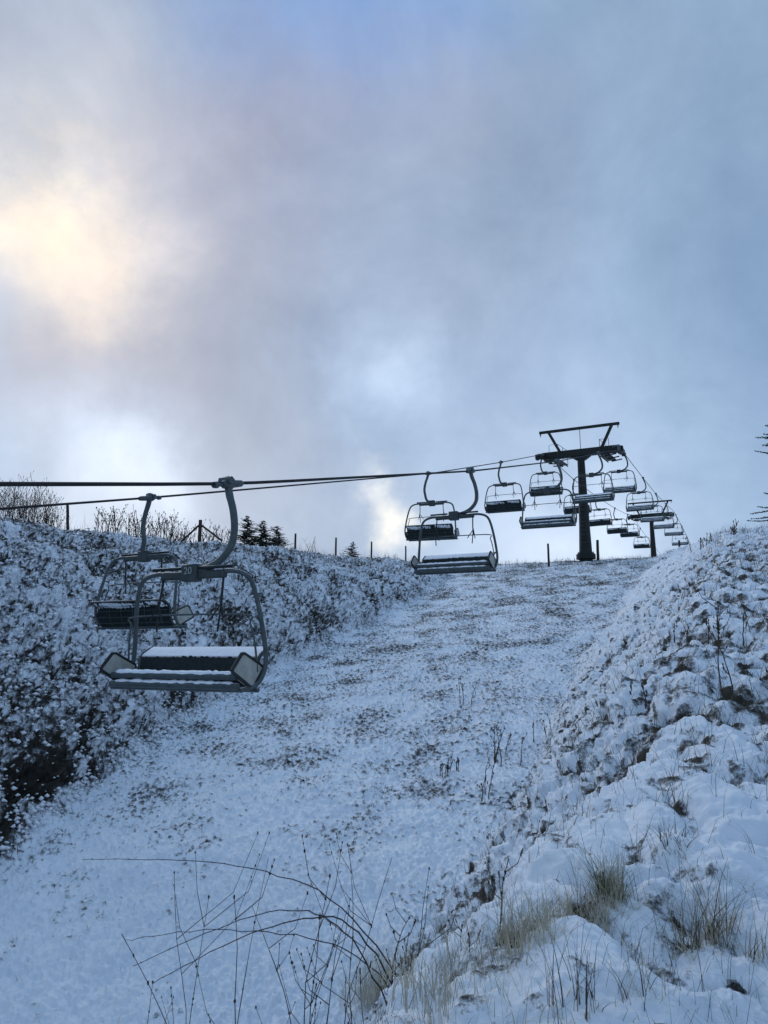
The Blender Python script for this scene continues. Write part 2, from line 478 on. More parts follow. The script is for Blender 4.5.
# gully and right bank stubble
X, Y, Z, b, r = scatter(150000, 5, 75, lambda X,Y,h,b,ul,ur,r: (ul < 0) & (ur < .05))
keep = rng.random(len(X)) < np.clip(.12+b*1.6, .01, 1); X, Y, Z = X[keep], Y[keep], Z[keep]
g1 = blades(X, Y, Z-.01, .03+.08*rng.random(len(X)), .003+.004*rng.random(len(X)), .3+.8*rng.random(len(X)))
X, Y, Z, b, r = scatter(190000, 2.2, 60, lambda X,Y,h,b,ul,ur,r: (ur > .0))
keep = rng.random(len(X)) < np.clip(.28+b*1.4, .06, 1); X, Y, Z, r = X[keep], Y[keep], Z[keep], r[keep]
g2 = blades(X, Y, Z-.01, .03+.20*rng.random(len(X))**2, np.clip(.0007*r, .0016, .006), .3+.8*rng.random(len(X)))
stuff_blades('grass_stubble', [g1, g2], ['weed', 'stub'], 'dead grass stubble showing through the thin snow of the slope', 'grass')

# skyline grass along both bank tops and the crest
def rim(n, s0, s1, t0, t1, l0, l1, w):
    s = s0+(s1-s0)*rng.random(n); t = t0+(t1-t0)*rng.random(n)
    c = fbm(s*.9, t*.9, 3, 130) > -.05
    s, t = s[c], t[c]; X = s*SY+t*CY; Y = s*CY-t*SY
    Z = terrain(X, Y)[0]
    return blades(X, Y, Z-.03, l0+(l1-l0)*rng.random(len(X))**2.2, w, .1+.6*rng.random(len(X)), 2)
stuff_blades('rim_grass', [
    rim(16000, 12, 60, -24, -17.5, .10, .8, .010), rim(9000, 46, 58, -18, -3.5, .08, .42, .011),
    rim(7000, 10, 34, -.8, 4, .06, .45, .008)], ['weed', 'weed', 'weed'],
    'fringe of dead grass along the bank tops and the crest against the sky', 'grass')

# ------------------------------------------------------------------ lift ropes
TR, TL = -6.4, -11.6
HR = ([-40, -20, 0, 8.4, 19.3, 31, 42.3, 50.5, 52, 53.5, 66, 77.5, 90, 101.5, 103, 104.5, 118, 150], [-7.2, -3.4, .62, 2.33, 4.93, 7.95, 11.07, 13.28, 13.62, 13.85, 14.62, 15.42, 16.6, 17.75, 17.88, 17.95, 18.25, 18.5])
HL = ([-40, -20, 0, 12.4, 29.4, 40.2, 50.5, 52, 53.5, 62.3, 73.8, 86, 97, 101.5, 103, 104.5, 111, 150], [-7.0, -3.5, .35, 3.34, 7.60, 10.6, 13.55, 13.85, 14.0, 14.2, 14.9, 15.85, 16.95, 17.7, 17.85, 17.8, 17.2, 17.0])
def hrope(s, tab):
    """smoothed height of the rope"""
    q = np.linspace(s-1.2, s+1.2, 9); return float(np.mean(np.interp(q, *tab)))
for nm, tt, tab, lab in (('haul_rope', TR, HR, 'right hand steel haul rope carrying the chairs that face down the slope'),
                         ('haul_rope', TL, HL, 'left hand steel haul rope carrying the chairs seen from behind')):
    m = MB(); m.tube([(*lift_xy(s, tt), hrope(s, tab)) for s in np.arange(-38, 149, 1.0)], .024, 8)
    tag(m.build(nm, 'rope'), lab, 'rope', 'the two ropes of the chairlift')

# ------------------------------------------------------------------ chair
YCn = .20                      # the carrier hangs a little inside and ahead of its grip
def make_chair(slope, XC, number=None):
    root = empty('lift_chair')
    m = MB()                                                       # grip: clamp body on the rope with a tapered housing
    d = Vector((0, 1, slope)).normalized()
    m.tube([d*(-.34), d*(-.30), d*(-.12), d*.10, d*.14], [.03, .05, .058, .062, .04], 12)
    m.tube([d*.14, d*.24, d*.26, d*.33], [.028, .028, .05, .046], 12)
    m.box((0, .0, .02), (.15, .16, .17), None, .03)
    m.disc((0, .05, .04), (1, 0, 0), .055, .2)
    g = m.build('grip', 'tube', root)
    m = MB()                                                       # swan neck hanger
    path = smooth_path([(0,0,-.02), (-.03,0,-.16), (-.12,.02,-.40), (-.175,.05,-.68), (-.15,.09,-.92), (-.06+(XC-.22)*.35,.14,-1.12), (.10+(XC-.22)*.7,.18,-1.22), (XC+.03,.20,-1.25)], 6)
    m.tube(path, [.055]*8+[.052]*(len(path)-8), 14); m.build('hanger_arm', 'tube', root)
    fr = MB()                                                      # hoop frame
    def half(sg):
        return [(XC+sg*x, YCn+y, z) for x, y, z in ((.0,0,-1.30), (.45,0,-1.27), (.74,0,-1.28), (.93,-.01,-1.37), (1.02,-.04,-1.58), (1.08,-.09,-1.9), (1.12,-.14,-2.22), (1.14,-.15,-2.46), (1.13,-.09,-2.66), (1.10,.05,-2.78), (1.05,.28,-2.82))]
    hp = list(reversed(half(-1))) + half(1)[1:]
    fr.tube(smooth_path(hp, 5), .032, 12)
    fr.tube([(XC-1.10, YCn+.28, -2.82), (XC+1.10, YCn+.28, -2.82)], .03, 10)
    fr.tube([(XC-1.14, YCn+.0, -2.83), (XC+1.14, YCn+.0, -2.83)], .03, 10)
    f = fr.build('frame', 'tube', root)
    m = MB(); m.beam((XC-.56, YCn, -1.30), (XC+.56, YCn, -1.30), .09, .11, .02)
    m.box((XC+.02, YCn+.01, -1.27), (.27, .17, .24), None, .02); hub = m.build('hub_beam', 'hub', root)
    m = MB(); m.tube([(XC-.68, YCn+.03, -1.205), (XC-.10, YCn+.03, -1.205)], .024, 8); m.tube([(XC+.2, YCn+.03, -1.205), (XC+.70, YCn+.03, -1.205)], .024, 8)
    m.build('crossbar', 'dark', root)
    rb = MB()                                                      # raised restraint bar: thin inner loop
    lp = [(XC+sg*x, YCn+y, z) for sg in (-1,) for x, y, z in ((1.10,-.02,-2.60), (1.08,.02,-2.25), (1.02,.06,-1.98), (.90,.08,-1.86))]
    lp2 = [(2*XC - p[0], p[1], p[2]) for p in reversed(lp)]
    rb.tube(smooth_path(lp + lp2, 4), .014, 8)
    r_ = rb.build('restraint_bar', 'tube', root)
    for sg in (-1, 1):                                             # footrests folded up on the bar
        q = MB(); x = XC+sg*.52
        q.tube(smooth_path([(x, YCn, -1.33), (x+.01*sg, YCn+.04, -1.6), (x+.03*sg, YCn+.07, -1.84)], 4), .017, 8)
        q.tube([(x+.03*sg, YCn+.07, -1.66), (x-.09, YCn+.10, -1.95)], .012, 6)
        q.tube([(x+.03*sg, YCn+.07, -1.72), (x+.0*sg, YCn+.09, -2.08)], .014, 6)
        q.tube([(x+.03*sg, YCn+.07, -1.70), (x+.13, YCn+.10, -1.93)], .012, 6)
        q.build('footrest', 'dark', r_)
    # backrest: dark slatted shell, its upper board leaning back
    prof = [(-.40,-2.29), (-.31,-2.32), (-.20,-2.38), (-.16,-2.44), (-.14,-2.56), (-.10,-2.68), (-.02,-2.78), (.08,-2.81)]
    pr = [(y+YCn, z) for y, z in prof]
    m = MB(); m.sheet(pr[::-1], XC-1.02, XC+1.02, 1, .03); m.cur = 1
    for i, (y, z) in enumerate([(-.39,-2.30), (-.25,-2.39), (-.20,-2.49), (-.17,-2.62), (-.10,-2.74)]):
        m.tube([(XC-1.0, YCn+y-.03, z), (XC+1.0, YCn+y-.03, z)], .008 if i else .018, 6)
    for k in (-.68, -.34, 0, .34, .68):
        m.tube([(XC+k, y-.035, z) for y, z in pr[1:-1]], .009, 6)
    for sg in (-1, 1): m.tube([(XC+sg*1.02, y, z) for y, z in pr], .022, 8)
    back = m.build('backrest', ['slat', 'rib'], root)
    m = MB(); m.sheet([(YCn-.16,-2.40), (YCn-.21,-2.365), (YCn-.29,-2.32), (YCn-.35,-2.29), (YCn-.40,-2.275)], XC-1.0, XC+1.0, 56, .05, .036, 3); 
    # the sheet's normal must face up
    m.build('snow', 'snow', back)
    # seat bench: slatted, front edge raised on a roll
    m = MB(); m.sheet([(YCn+.06,-2.80), (YCn+.20,-2.75), (YCn+.30,-2.70)][::-1], XC-1.04, XC+1.04, 1, .035)
    m.cur = 1
    m.tube([(XC-1.04, YCn+.33, -2.655), (XC+1.04, YCn+.33, -2.655)], .045, 12)
    m.tube([(XC-1.06, YCn+.33, -2.775), (XC+1.06, YCn+.33, -2.775)], .045, 12)
    seat = m.build('seat', ['slat', 'tube'], root)
    m = MB()
    for yy, zz, rr0 in ((.325, -2.622, .040), (.325, -2.745, .038)):
        P = [(XC-1.0+2.0*i/40, YCn+yy+random.uniform(-.004,.004), zz+random.uniform(-.008,.008)) for i in range(41)]
        m.tube(P, [rr0*(.4 if i in (0, 40) else random.uniform(.85, 1.15)) for i in range(41)], 8)
    m.sheet([(YCn+.28,-2.665), (YCn+.19,-2.715), (YCn+.10,-2.75)], XC-1.0, XC+1.0, 30, .04, .014, 5)
    m.build('snow', 'snow', seat)
    for sg in (-1, 1):                                             # side panels: tilted squares with a dark rim
        x = XC+sg*1.09; cs = [(.30,-2.35), (-.16,-2.54), (.08,-2.80), (.52,-2.58)]
        pc = [(x, YCn+y, z) for y, z in cs]; ctr = sum((Vector(p) for p in pc), Vector())/4
        m = MB(); ins = [ctr+(Vector(p)-ctr)*.93 for p in pc]
        vs = [p+Vector((w,0,0)) for w in (-.014,.014) for p in ins]
        m.add(vs, [(0,1,2,3), (7,6,5,4), (0,4,5,1), (1,5,6,2), (2,6,7,3), (3,7,4,0)])
        p_ = m.build('side_panel', 'cream', root, smooth=False)
        m = MB(); loop = []
        for i in range(4):
            a, b2, c = Vector(pc[i-1]), Vector(pc[i]), Vector(pc[(i+1) % 4])
            for w in (.16, .08): loop.append(b2+(a-b2)*w)
            for w in (.08, .16): loop.append(b2+(c-b2)*w)
        # close the loop
        m.tube(loop+[loop[0], loop[1]], .024, 8, cap=False); m.build('rim', 'dark', p_)
    if number:
        cu = bpy.data.curves.new('digits', 'FONT'); cu.body = number; cu.size = .14; cu.extrude = .003; cu.align_x = 'CENTER'; cu.align_y = 'CENTER'
        tmp = bpy.data.objects.new('digits', cu); C.objects.link(tmp); dg = bpy.context.evaluated_depsgraph_get()
        me = bpy.data.meshes.new_from_object(tmp.evaluated_get(dg)); bpy.data.objects.remove(tmp)
        me.materials.clear(); me.materials.append(M['ink'])
        o = bpy.data.objects.new('number', me); C.objects.link(o); o.parent = hub
        o.location = (XC+.02, YCn+.101, -1.25); o.rotation_euler = (PI/2, 0, PI)
        o['label'] = 'pale number 20 on the hub'
    return root

GR = 'chairs hanging from the chairlift ropes'
right_labels = [
 (8.35, 'nearest lift chair, snow covered seat and cream side panels facing the viewer'),
 (19.2, 'front facing chair over the ridge, overlapping the back of another chair'),
 (30.75, 'front facing chair with snowy seat edge, lowest one just left of the tall tower'),
 (42.1, 'chair whose hoop crosses in front of the tall tower pole, snow on its seat'),
 (54.2, 'chair hanging just right of the tall tower, under the right end of its crossarm'),
 (66.0, 'chair between the two towers, just above the top bar of the farther one'),
 (77.5, 'small chair framed inside the crossarm of the farther tower'),
 (89.8, 'small chair right of the farther tower pole, the higher of two'),
 (105.9, 'small chair right of the farther tower pole, the lower of two'),
 (118.3, 'farthest chair, only its top showing over the snowy ridge beyond the farther tower')]
left_labels = [
 (12.35, 'dark slatted chair back before the snowy left bank, just behind the nearest chair'),
 (29.0, 'back of a chair over the ridge, overlapped by a front facing chair'),
 (40.3, 'back of a chair alone against the sky, between the overlapping pair and the tall tower'),
 (50.9, 'dark back of a chair under the left end of the tall tower crossarm'),
 (62.3, 'back of a chair half hidden behind the pole of the tall tower'),
 (73.8, 'back of a small chair just right of the tall tower pole'),
 (86.0, 'back of a small chair midway between the towers, upper of an overlapping pair'),
 (97.4, 'back of a small chair midway between the towers, lower of an overlapping pair'),
 (110.9, 'back of a small chair low over the ridge, touching the farther tower pole')]
def put(root, s, t, tab, rz, lab):
    root.location = (*lift_xy(s, t), hrope(s, tab)-.01); root.rotation_euler = (random.uniform(-.035,.035), random.uniform(-.02,.02), rz+random.uniform(-.05,.05))
    tag(root, lab, 'lift chair', GR)
near = make_chair(-.24, .38, '20'); put(near, right_labels[0][0], TR, HR, PI-YAW, right_labels[0][1])
down = make_chair(-.26, .42)
for i, (s, lab) in enumerate(right_labels[1:]):
    c = down if i == 0 else copy_tree(down); put(c, s, TR, HR, PI-YAW, lab)
put(make_chair(.25, -.24), left_labels[0][0], TL, HL, -YAW, left_labels[0][1])
upw = make_chair(.25, .10)
for i, (s, lab) in enumerate(left_labels[1:]):
    c = upw if i == 0 else copy_tree(upw); put(c, s, TL, HL, -YAW, lab)
near.rotation_euler = (0, 0, PI-YAW); down.rotation_euler = (.01, 0, PI-YAW)

# ------------------------------------------------------------------ towers
def make_tower():
    root = empty('lift_tower')
    m = MB(); m.tube([(0,0,-1.2), (0,0,0), (0,0,2), (0,0,4.5), (0,0,6.8)], [.47,.45,.37,.30,.245], 20)
    m.tube([(0,0,-.3), (0,0,.04)], .66, 20); m.tube([(0,0,.04), (0,0,.14)], .56, 20)
    for k in range(8):
        a = 2*PI*k/8; m.tube([(.51*math.cos(a), .51*math.sin(a), .12), (.51*math.cos(a), .51*math.sin(a), .22)], .03, 6)
    pole = m.build('pole', 'tower', root)
    m = MB()
    for sx in (-.18, .18): m.tube([(sx, -.52, .6), (sx, -.46, 3), (sx, -.38, 6.6)], .018, 6)
    for k in range(20):
        z = .8+k*.29; y = -.51+.13*(z/6.6); m.tube([(-.18, y, z), (.18, y, z)], .014, 6)
    m.build('ladder', 'tower', root)
    m = MB(); Z0 = 7.30                                           # arm
    m.beam((-2.7,0,Z0), (2.7,0,Z0), .46, .50, .03)
    m.add([(-.27,.2,6.75), (.27,.2,6.75), (.68,.2,Z0-.28), (-.68,.2,Z0-.28), (-.27,-.2,6.75), (.27,-.2,6.75), (.68,-.2,Z0-.28), (-.68,-.2,Z0-.28)],
          [(0,3,2,1), (4,5,6,7), (0,1,5,4), (1,2,6,5), (2,3,7,6), (3,0,4,7)])
    m.build('crossarm', 'tower', root)
    m = MB(); zt = 9.12
    m.beam((-2.9,0,zt), (2.75,0,zt), .17, .19, .02)
    for x in (-2.8, 2.65): m.tube([(x,-.12,zt-.1), (x,-.12,zt-.38)], .02, 6); m.disc((x,-.1,zt-.16), (1,0,0), .10, .06, 12)
    m.build('top_bar', 'tower', root)
    for sg in (-1, 1):
        m = MB(); m.beam((sg*1.45, 0, Z0+.2), (sg*2.22, 0, zt-.06), .19, .19, .02); m.build('strut', 'tower', root)
    m = MB(); m.tube([(0,0,Z0+.2), (0,0,zt)], .022, 6); m.build('mast', 'tower', root)
    for sg in (-1, 1):
        x = sg*2.6
        slope = lambda y: .17*y - .045*y*y
        m = MB()
        for k in range(7):                                         # rocker plates that carry the sheave wheels
            y0 = -2.1+k*.6; y1 = y0+.6
            m.beam((x+sg*.14, y0, Z0+.02+slope(y0)), (x+sg*.14, y1, Z0+.02+slope(y1)), .06, .36, .02)
            m.beam((x-sg*.14, y0, Z0+.02+slope(y0)), (x-sg*.14, y1, Z0+.02+slope(y1)), .05, .26, .02)
        m.beam((x, -.9, Z0-.12), (x, .9, Z0-.08), .30, .20, .03)
        m.beam((x-sg*.1, 0, Z0), (x+sg*.3, 0, Z0), .3, .36, .03)
        st = m.build('sheave_train', 'tower', root)
        for k in range(8):
            y = -2.1+k*.6; w = MB(); c = Vector((x, y, Z0+.0+slope(y)))
            w.disc(c, (1,0,0), .20, .10, 18); w.disc(c+Vector((.06,0,0)), (1,0,0), .225, .025, 18); w.disc(c-Vector((.06,0,0)), (1,0,0), .225, .025, 18); w.disc(c, (1,0,0), .05, .34, 10)
            w.build('wheel', 'dark', st)
        # catwalk with its rail
        m = MB(); xc = sg*1.75
        m.box((xc, .9, Z0-.30), (.62, 3.6, .07), Matrix.Rotation(math.radians(6), 3, 'X'), .01)
        for y in (-.6, .9, 2.4): m.beam((xc, y, Z0-.42+.105*(y-.9)), (sg*2.5, y, Z0-.32+.105*(y-.9)), .07, .08)
        m.beam((xc-.28*sg, -.85, Z0-.42-.18), (xc-.28*sg, 2.65, Z0-.42+.18), .06, .08)
        cat = m.build('catwalk', 'tower', root)
        m = MB()
        xr = xc-.31*sg
        for y in (-.8, .9, 2.6): m.tube([(xr, y, Z0-.28+.105*(y-.9)), (xr, y, Z0+.78+.105*(y-.9))], .02, 6)
        for dz in (.35, .78): m.tube([(xr, -.8, Z0+dz-.18), (xr, 2.6, Z0+dz+.18)], .018, 6)
        m.tube([(xr, -.8, Z0+.78-.18), (xr+.62*sg, -.8, Z0+.78-.18), (xr+.62*sg, -.8, Z0-.45)], .018, 6)
        m.build('railing', 'tower', cat)
    return root
t1 = make_tower(); x, y = lift_xy(52, -9.12); t1.location = (x, y, 13.85-7.30-.08); t1.rotation_euler = (0,0,-YAW)
tag(t1, 'tall dark chairlift tower on the ridge, the nearer of the two', 'lift tower', 'chairlift towers')
t2 = copy_tree(t1); x, y = lift_xy(103, -9.3); t2.location = (x, y, 17.87-7.30-.24); t2['label'] = 'farther chairlift tower, smaller and lower, behind the shoulder of the right bank'

# ------------------------------------------------------------------ fence posts on the left bank and the crest
def post(base, h, r, lean=0.0, name='fence_post'):
    root = empty(name, base)
    m = MB(); k = [(0,0,-.5)] + [(lean*h*u + random.uniform(-.006,.006), random.uniform(-.006,.006), h*u) for u in (0,.25,.5,.75,1)]
    m.tube(k, [r*1.05, r*1.05, r, r*.97, r*.95, r*.9], 9); m.build('post', 'wood', root); return root
def ground_post(px, py_top, Y, wpx=4):
    top = at(px, py_top, Y); gz = height1(top.x, top.y); h = top.z-gz
    return Vector((top.x, top.y, gz)), h
GP = 'fence posts along the skyline'
for px, pt, Y, r, lean, lab in (
    (71, 503, 27, .055, -.10, 'leaning fence post on the left bank top, just right of the big dead weed clump'),
    (295.5, 533.6, 41, .06, 0, 'fence post on the skyline right of the three little conifers'),
    (336, 537.6, 45, .06, 0, 'fence post between the leafless shrub and the dark gorse bush'),
    (371.5, 541.6, 49.5, .06, 0, 'fence post just right of the dark gorse bush'),
    (405.7, 546, 54, .06, 0, 'fence post just left of the pair of overlapping chairs'),
    (548, 543.6, 50, .075, 0, 'lone post on the crest left of the tall tower'),
    (597, 540, 51, .10, .02, 'thick post standing right beside the tall tower base'),
    (679, 540, 84, .12, 0, 'short post on the far ridge right of the farther tower')):
    b_, h_ = ground_post(px, pt, Y); h_ = min(max(h_, .75), 2.4); o = post(b_, h_, r, lean); tag(o, lab, 'fence post', GP)
b_, h_ = ground_post(200.5, 520, 33); h_ = min(max(h_, .9), 1.6)
o = post(b_, h_, .085, 0, 'strainer_post'); tag(o, 'stout strainer post with a sloping brace on each side, on the left bank skyline', 'fence post', GP)
for sg in (-1, 1):
    m = MB(); ex = Vector((sg*1.15*CY, -sg*1.15*SY*.2, -.02)); ex.z = height1(b_.x+ex.x, b_.y+ex.y)-b_.z
    m.tube([(sg*.05, 0, h_*.82), (ex.x, ex.y, ex.z+.05)], .045, 8); m.build('brace', 'wood', o)

# ------------------------------------------------------------------ plants
def stem_path(base, h, lean, az, wob, n=7, rr=random):
    P = []; ox = oy = 0
    for i in range(n+1):
        u = i/n; ox += rr.uniform(-wob, wob)*h; oy += rr.uniform(-wob, wob)*h
        P.append((base[0]+math.cos(az)*lean*h*u*u+ox*(u > 0), base[1]+math.sin(az)*lean*h*u*u+oy*(u > 0), base[2]+h*u*math.sqrt(max(.2, 1-.5*(lean*u)**2))))
    return P
def weed(loc, h, nst=1, seed=0, spread=.15, branch=3, thick=.005, heads=True, mat='weed', name='dead_weed', lean=.3):
    """upright dead stems with side twigs; the small dry seed knots sit on the stems themselves"""
    rr = random.Random(seed); root = empty(name, loc)
    for k in range(nst):
        m = MB()
        az = rr.uniform(0, 2*PI); b0 = (rr.uniform(-spread, spread), rr.uniform(-spread, spread)*.8, -.06)
        hh = h*rr.uniform(.55, 1.0) if k else h
        P = smooth_path(stem_path(b0, hh, rr.uniform(.02, lean), az, .018, 7, rr), 2)
        L = len(P); m.tube(P, [thick*(1-.75*i/L)*(1.5 if heads and rr.random() < .12 else 1) for i in range(L)], 5)
        for j in range(branch+rr.randint(0, 2)):
            i = rr.randint(int(L*.3), L-2); az2 = rr.uniform(0, 2*PI); bl = hh*rr.uniform(.10, .34)
            q = Vector(P[i]); e = q+Vector((math.cos(az2)*bl*.6, math.sin(az2)*bl*.6, bl*.75))
            mid = (q+e)/2+Vector((math.cos(az2)*bl*.12, math.sin(az2)*bl*.12, -bl*.06))
            m.tube([q, mid, e], [thick*.5, thick*.4, thick*.25], 4)
            if heads:
                for w in range(rr.randint(1, 3)):
                    m.ball(e-(e-mid)*.18*w, thick*rr.uniform(.6, 1.1), (1,1,1.7), rr, .3)
        if heads:
            for j in range(rr.randint(2, 5)):
                i = rr.randint(int(L*.55), L-1); m.ball(P[i], thick*rr.uniform(.8, 1.3), (1,1,1.8), rr, .3)
        m.build('stem', mat, root)
    return root
def cane(p0, p1, p2, p3, r, name='bramble_cane'):
    """one arching cane through four points"""
    P = smooth_path([p0, p1, p2, p3], 9); o = Vector(p0)
    root = empty(name, o); m = MB(); L = len(P)
    P = [p-o + Vector((random.uniform(-.005,.005),)*3) for p in P]
    m.tube(P, [r*(1.1-.75*i/L) for i in range(L)], 6)
    m.build('stem', 'cane', root)
    m = MB()
    for i in range(3, L-1, 1):
        for q in range(2):
            az = random.uniform(0, 2*PI); e = P[i]+Vector((math.cos(az), math.sin(az), random.uniform(-.6,.6)))*r*3.0
            m.tube([P[i], e], [r*.5, r*.05], 4, cap=False)
    m.build('thorn', 'cane', root)['kind'] = 'stuff'
    return root
def tuft(loc, h, n, spread, mats=('straw',), seed=0, w=.004, lean=.85, name='grass_tuft', thatch=True):
    r0 = np.random.default_rng(seed); global rng
    old = rng; rng = r0
    root = empty(name, loc); Vs, Fs, Ms, o = [], [], [], 0
    sets = []
    for k, mt in enumerate(mats):
        nn = n//len(mats); a = r0.random(nn)*2*PI; q = spread*np.sqrt(r0.random(nn))*.6
        L = h*(.35+.65*r0.random(nn)); sets.append(blades(np.cos(a)*q, np.sin(a)*q, np.full(nn, -.04), L, np.full(nn, w)*(.6+.8*r0.random(nn)), (.05+lean*r0.random(nn)**1.3), 5))
    nn = n//2; a = r0.random(nn)*2*PI; q = spread*np.sqrt(r0.random(nn))
    sets.append(blades(np.cos(a)*q, np.sin(a)*q, np.full(nn, -.03), h*.45*(.4+.6*r0.random(nn)), np.full(nn, w*1.2), .7+.6*r0.random(nn), 5))
    for k, (V, Fc) in enumerate(sets): Vs.append(V); Fs.append(Fc+o); Ms.append(np.full(len(Fc), k)); o += len(V)
    ob = fast_mesh('blades', np.concatenate(Vs), np.concatenate(Fs), list(mats)+['straw'], np.concatenate(Ms)); ob.parent = root
    ob['kind'] = 'stuff'
    rng = old; return root

# foreground weed stalks: (base px, base py, top py, stems, label)
def px_height(loc, ytop, px):
    r = ray(px, ytop); return max(.08, r.z/r.y*loc.y - loc.z)
GW = 'dead weed stalks in the foreground'
SP = [
 (205, 1040, 868, 2, .26, 4, 'left pair of dead stalks in front of the empty snow, leaning apart'),
 (248, 1050, 905, 2, .1, 3, 'upright stalk with small seed knots, second group from the left of the foreground'),
 (300, 1045, 905, 2, .15, 3, 'two stiff stalks rising beneath the crossing of the arched canes'),
 (333, 1040, 838, 3, .25, 5, 'tallest foreground stalks reaching above the arched canes'),
 (372, 1030, 862, 3, .3, 5, 'branching stalks right of the tallest foreground stalks'),
 (400, 1010, 905, 3, .2, 4, 'thin stalks at the left edge of the pale foreground grass'),
 (432, 985, 880, 2, .15, 3, 'thin pair of stalks above the pale foreground grass'),
 (160, 1045, 920, 2, .2, 3, 'lowest thin stalks at the left end of the foreground stalks'),
 (275, 1045, 880, 2, .25, 4, 'crooked thin stalks crossing behind the arched canes'),
 (355, 1045, 850, 3, .3, 4, 'slender stalks bending right behind the branching foreground stalks'),
 (420, 1040, 930, 4, .3, 3, 'short stalks standing in the matted pale grass'),
 (514, 1040, 838, 1, .05, 1, 'single tall upright stem near the middle right of the foreground'),
]
for i, (px, pb, pt, ns, sp, br, lab) in enumerate(SP):
    if pb > 1015: loc = Vector(at(px, 1030, [4.6,4.4,4.6,4.2,4.4,0,0,4.9,5.0,4.7,3.4,2.7][i] or 4)); z = height1(loc.x, loc.y); loc.z = z
    else: loc = on_ground(px, pb)
    loc.z = height1(loc.x, loc.y)
    x2 = at(px, pt, loc.y); h = max(.3, x2.z-loc.z)
    o = weed(loc, h, ns, 100+i, sp, br, (.00095+.00015*(i % 3))*loc.y); tag(o, lab, 'weed', GW)
# stalks on the gully floor by the bank foot
SQ = [(505, 762, 722, 'tall thin stalks standing at the foot of the right bank', 7, .45), (545, 740, 712, 'small leaning stalks beside the tall thin ones at the bank foot', 3, .3), (488, 800, 752, 'few short dark stems below the tall thin stalks on the gully floor', 3, .3),
      (465, 705, 676, 'small dark sprig alone on the gully floor', 3, .15), (450, 775, 756, 'squat dark tussock on the gully floor', 9, .2)]
for i, (px, pb, pt, lab, ns, sp) in enumerate(SQ):
    loc = on_ground(px, pb); loc.z = height1(loc.x, loc.y); h = max(.2, at(px, pt, loc.y).z-loc.z)
    o = weed(loc, h, ns, 300+i, sp, 2, .011, True); tag(o, lab, 'weed', 'dead stalks on the gully floor')
# arched bramble canes
GB = 'arching bramble canes in the foreground'
for pts, Y, r, lab in (
    ([(420, 1010), (330, 898), (210, 862), (82, 860)], (4.2,4.6,4.9,5.1), .0042, 'longest arching cane, its tip reaching far left over the snow'),
    ([(400, 1035), (345, 932), (268, 912), (133, 966)], (3.9,4.1,4.2,4.3), .0042, 'arching cane with its tip bending down lowest at the left'),
    ([(418, 1035), (350, 925), (262, 930), (154, 982)], (3.8,3.9,4.0,4.1), .0042, 'arching cane just under its twin, tip resting lowest in the middle left'),
    ([(430, 1030), (345, 950), (230, 930), (126, 940)], (4.0,4.1,4.3,4.4), .0034, 'thin flat arching cane pointing straight left between the others')):
    o = cane(*[at(p[0], p[1], y) for p, y in zip(pts, Y)], r); tag(o, lab, 'bramble', GB)
# grass and rush tufts on the right bank
GT = 'grass tufts on the right bank'
for i, (px, py, pt, n, sp, mats, lab) in enumerate((
    (612, 903, 828, 260, .08, ('green','straw'), 'upright green and straw rush tuft, the tallest on the right bank'),
    (592, 915, 858, 240, .20, ('straw','straw'), 'pale flattened grass around the foot of the tall rush tuft'),
    (535, 935, 868, 260, .20, ('straw','straw'), 'straw coloured tuft left of the tall rush tuft, over the gully edge'),
    (718, 940, 836, 80, .07, ('straw','stub'), 'sparse tuft of long bent stems beside a snow pillow at the right'),
    (690, 948, 846, 44, .06, ('straw','stub'), 'few long grass stems leaning left of the sparse tuft at the right'),
    (676, 846, 806, 70, .10, ('green','weed'), 'low dark tuft in a hollow of the snow, half way up at the right'),
    (450, 945, 905, 160, .2, ('straw','stub'), 'brownish tuft on the gully edge above the matted foreground grass'),
    (385, 1000, 925, 600, .5, ('straw','straw'), 'matted bleached grass at the bottom of the slope edge'),
    (475, 985, 922, 420, .42, ('straw','straw'), 'matted grass right of the bottom bleached grass'),
    (640, 995, 905, 46, .12, ('straw','weed'), 'few stems sticking out between snow pillows near the bottom right'),
    (575, 1005, 898, 40, .12, ('weed','stub'), 'dark thin stems at the bottom, right of the single tall stem'),
    (755, 960, 885, 30, .05, ('weed','straw'), 'few stems at the right edge above the smooth snow pillow'))):
    loc = on_ground(px, py); h = max(.12, at(px, pt, loc.y).z-loc.z); loc.z = height1(loc.x, loc.y)
    o = tuft(loc, h, n, sp, mats, 500+i, .0035 if py > 900 else .005); tag(o, lab, 'grass tuft', GT)
# small weeds on the right bank edge
for i, (px, py, pt, ns, lab) in enumerate(((752, 700, 590, 3, 'dark dead stalks standing at the right edge of the picture on the bank'), (735, 640, 600, 4, 'cluster of dark stalks high on the right bank near the right edge'),
      (655, 700, 672, 4, 'small dark twigs over a bare hollow in the middle of the right bank'), (700, 640, 618, 3, 'small twigs near the top of the right bank'))):
    loc = on_ground(px, py); h = max(.2, at(px, pt, loc.y).z-loc.z); loc.z = height1(loc.x, loc.y)
    o = weed(loc, min(h, 1.2), ns, 700+i, .25, 4, .006); tag(o, lab, 'weed', 'dead weeds on the right bank')
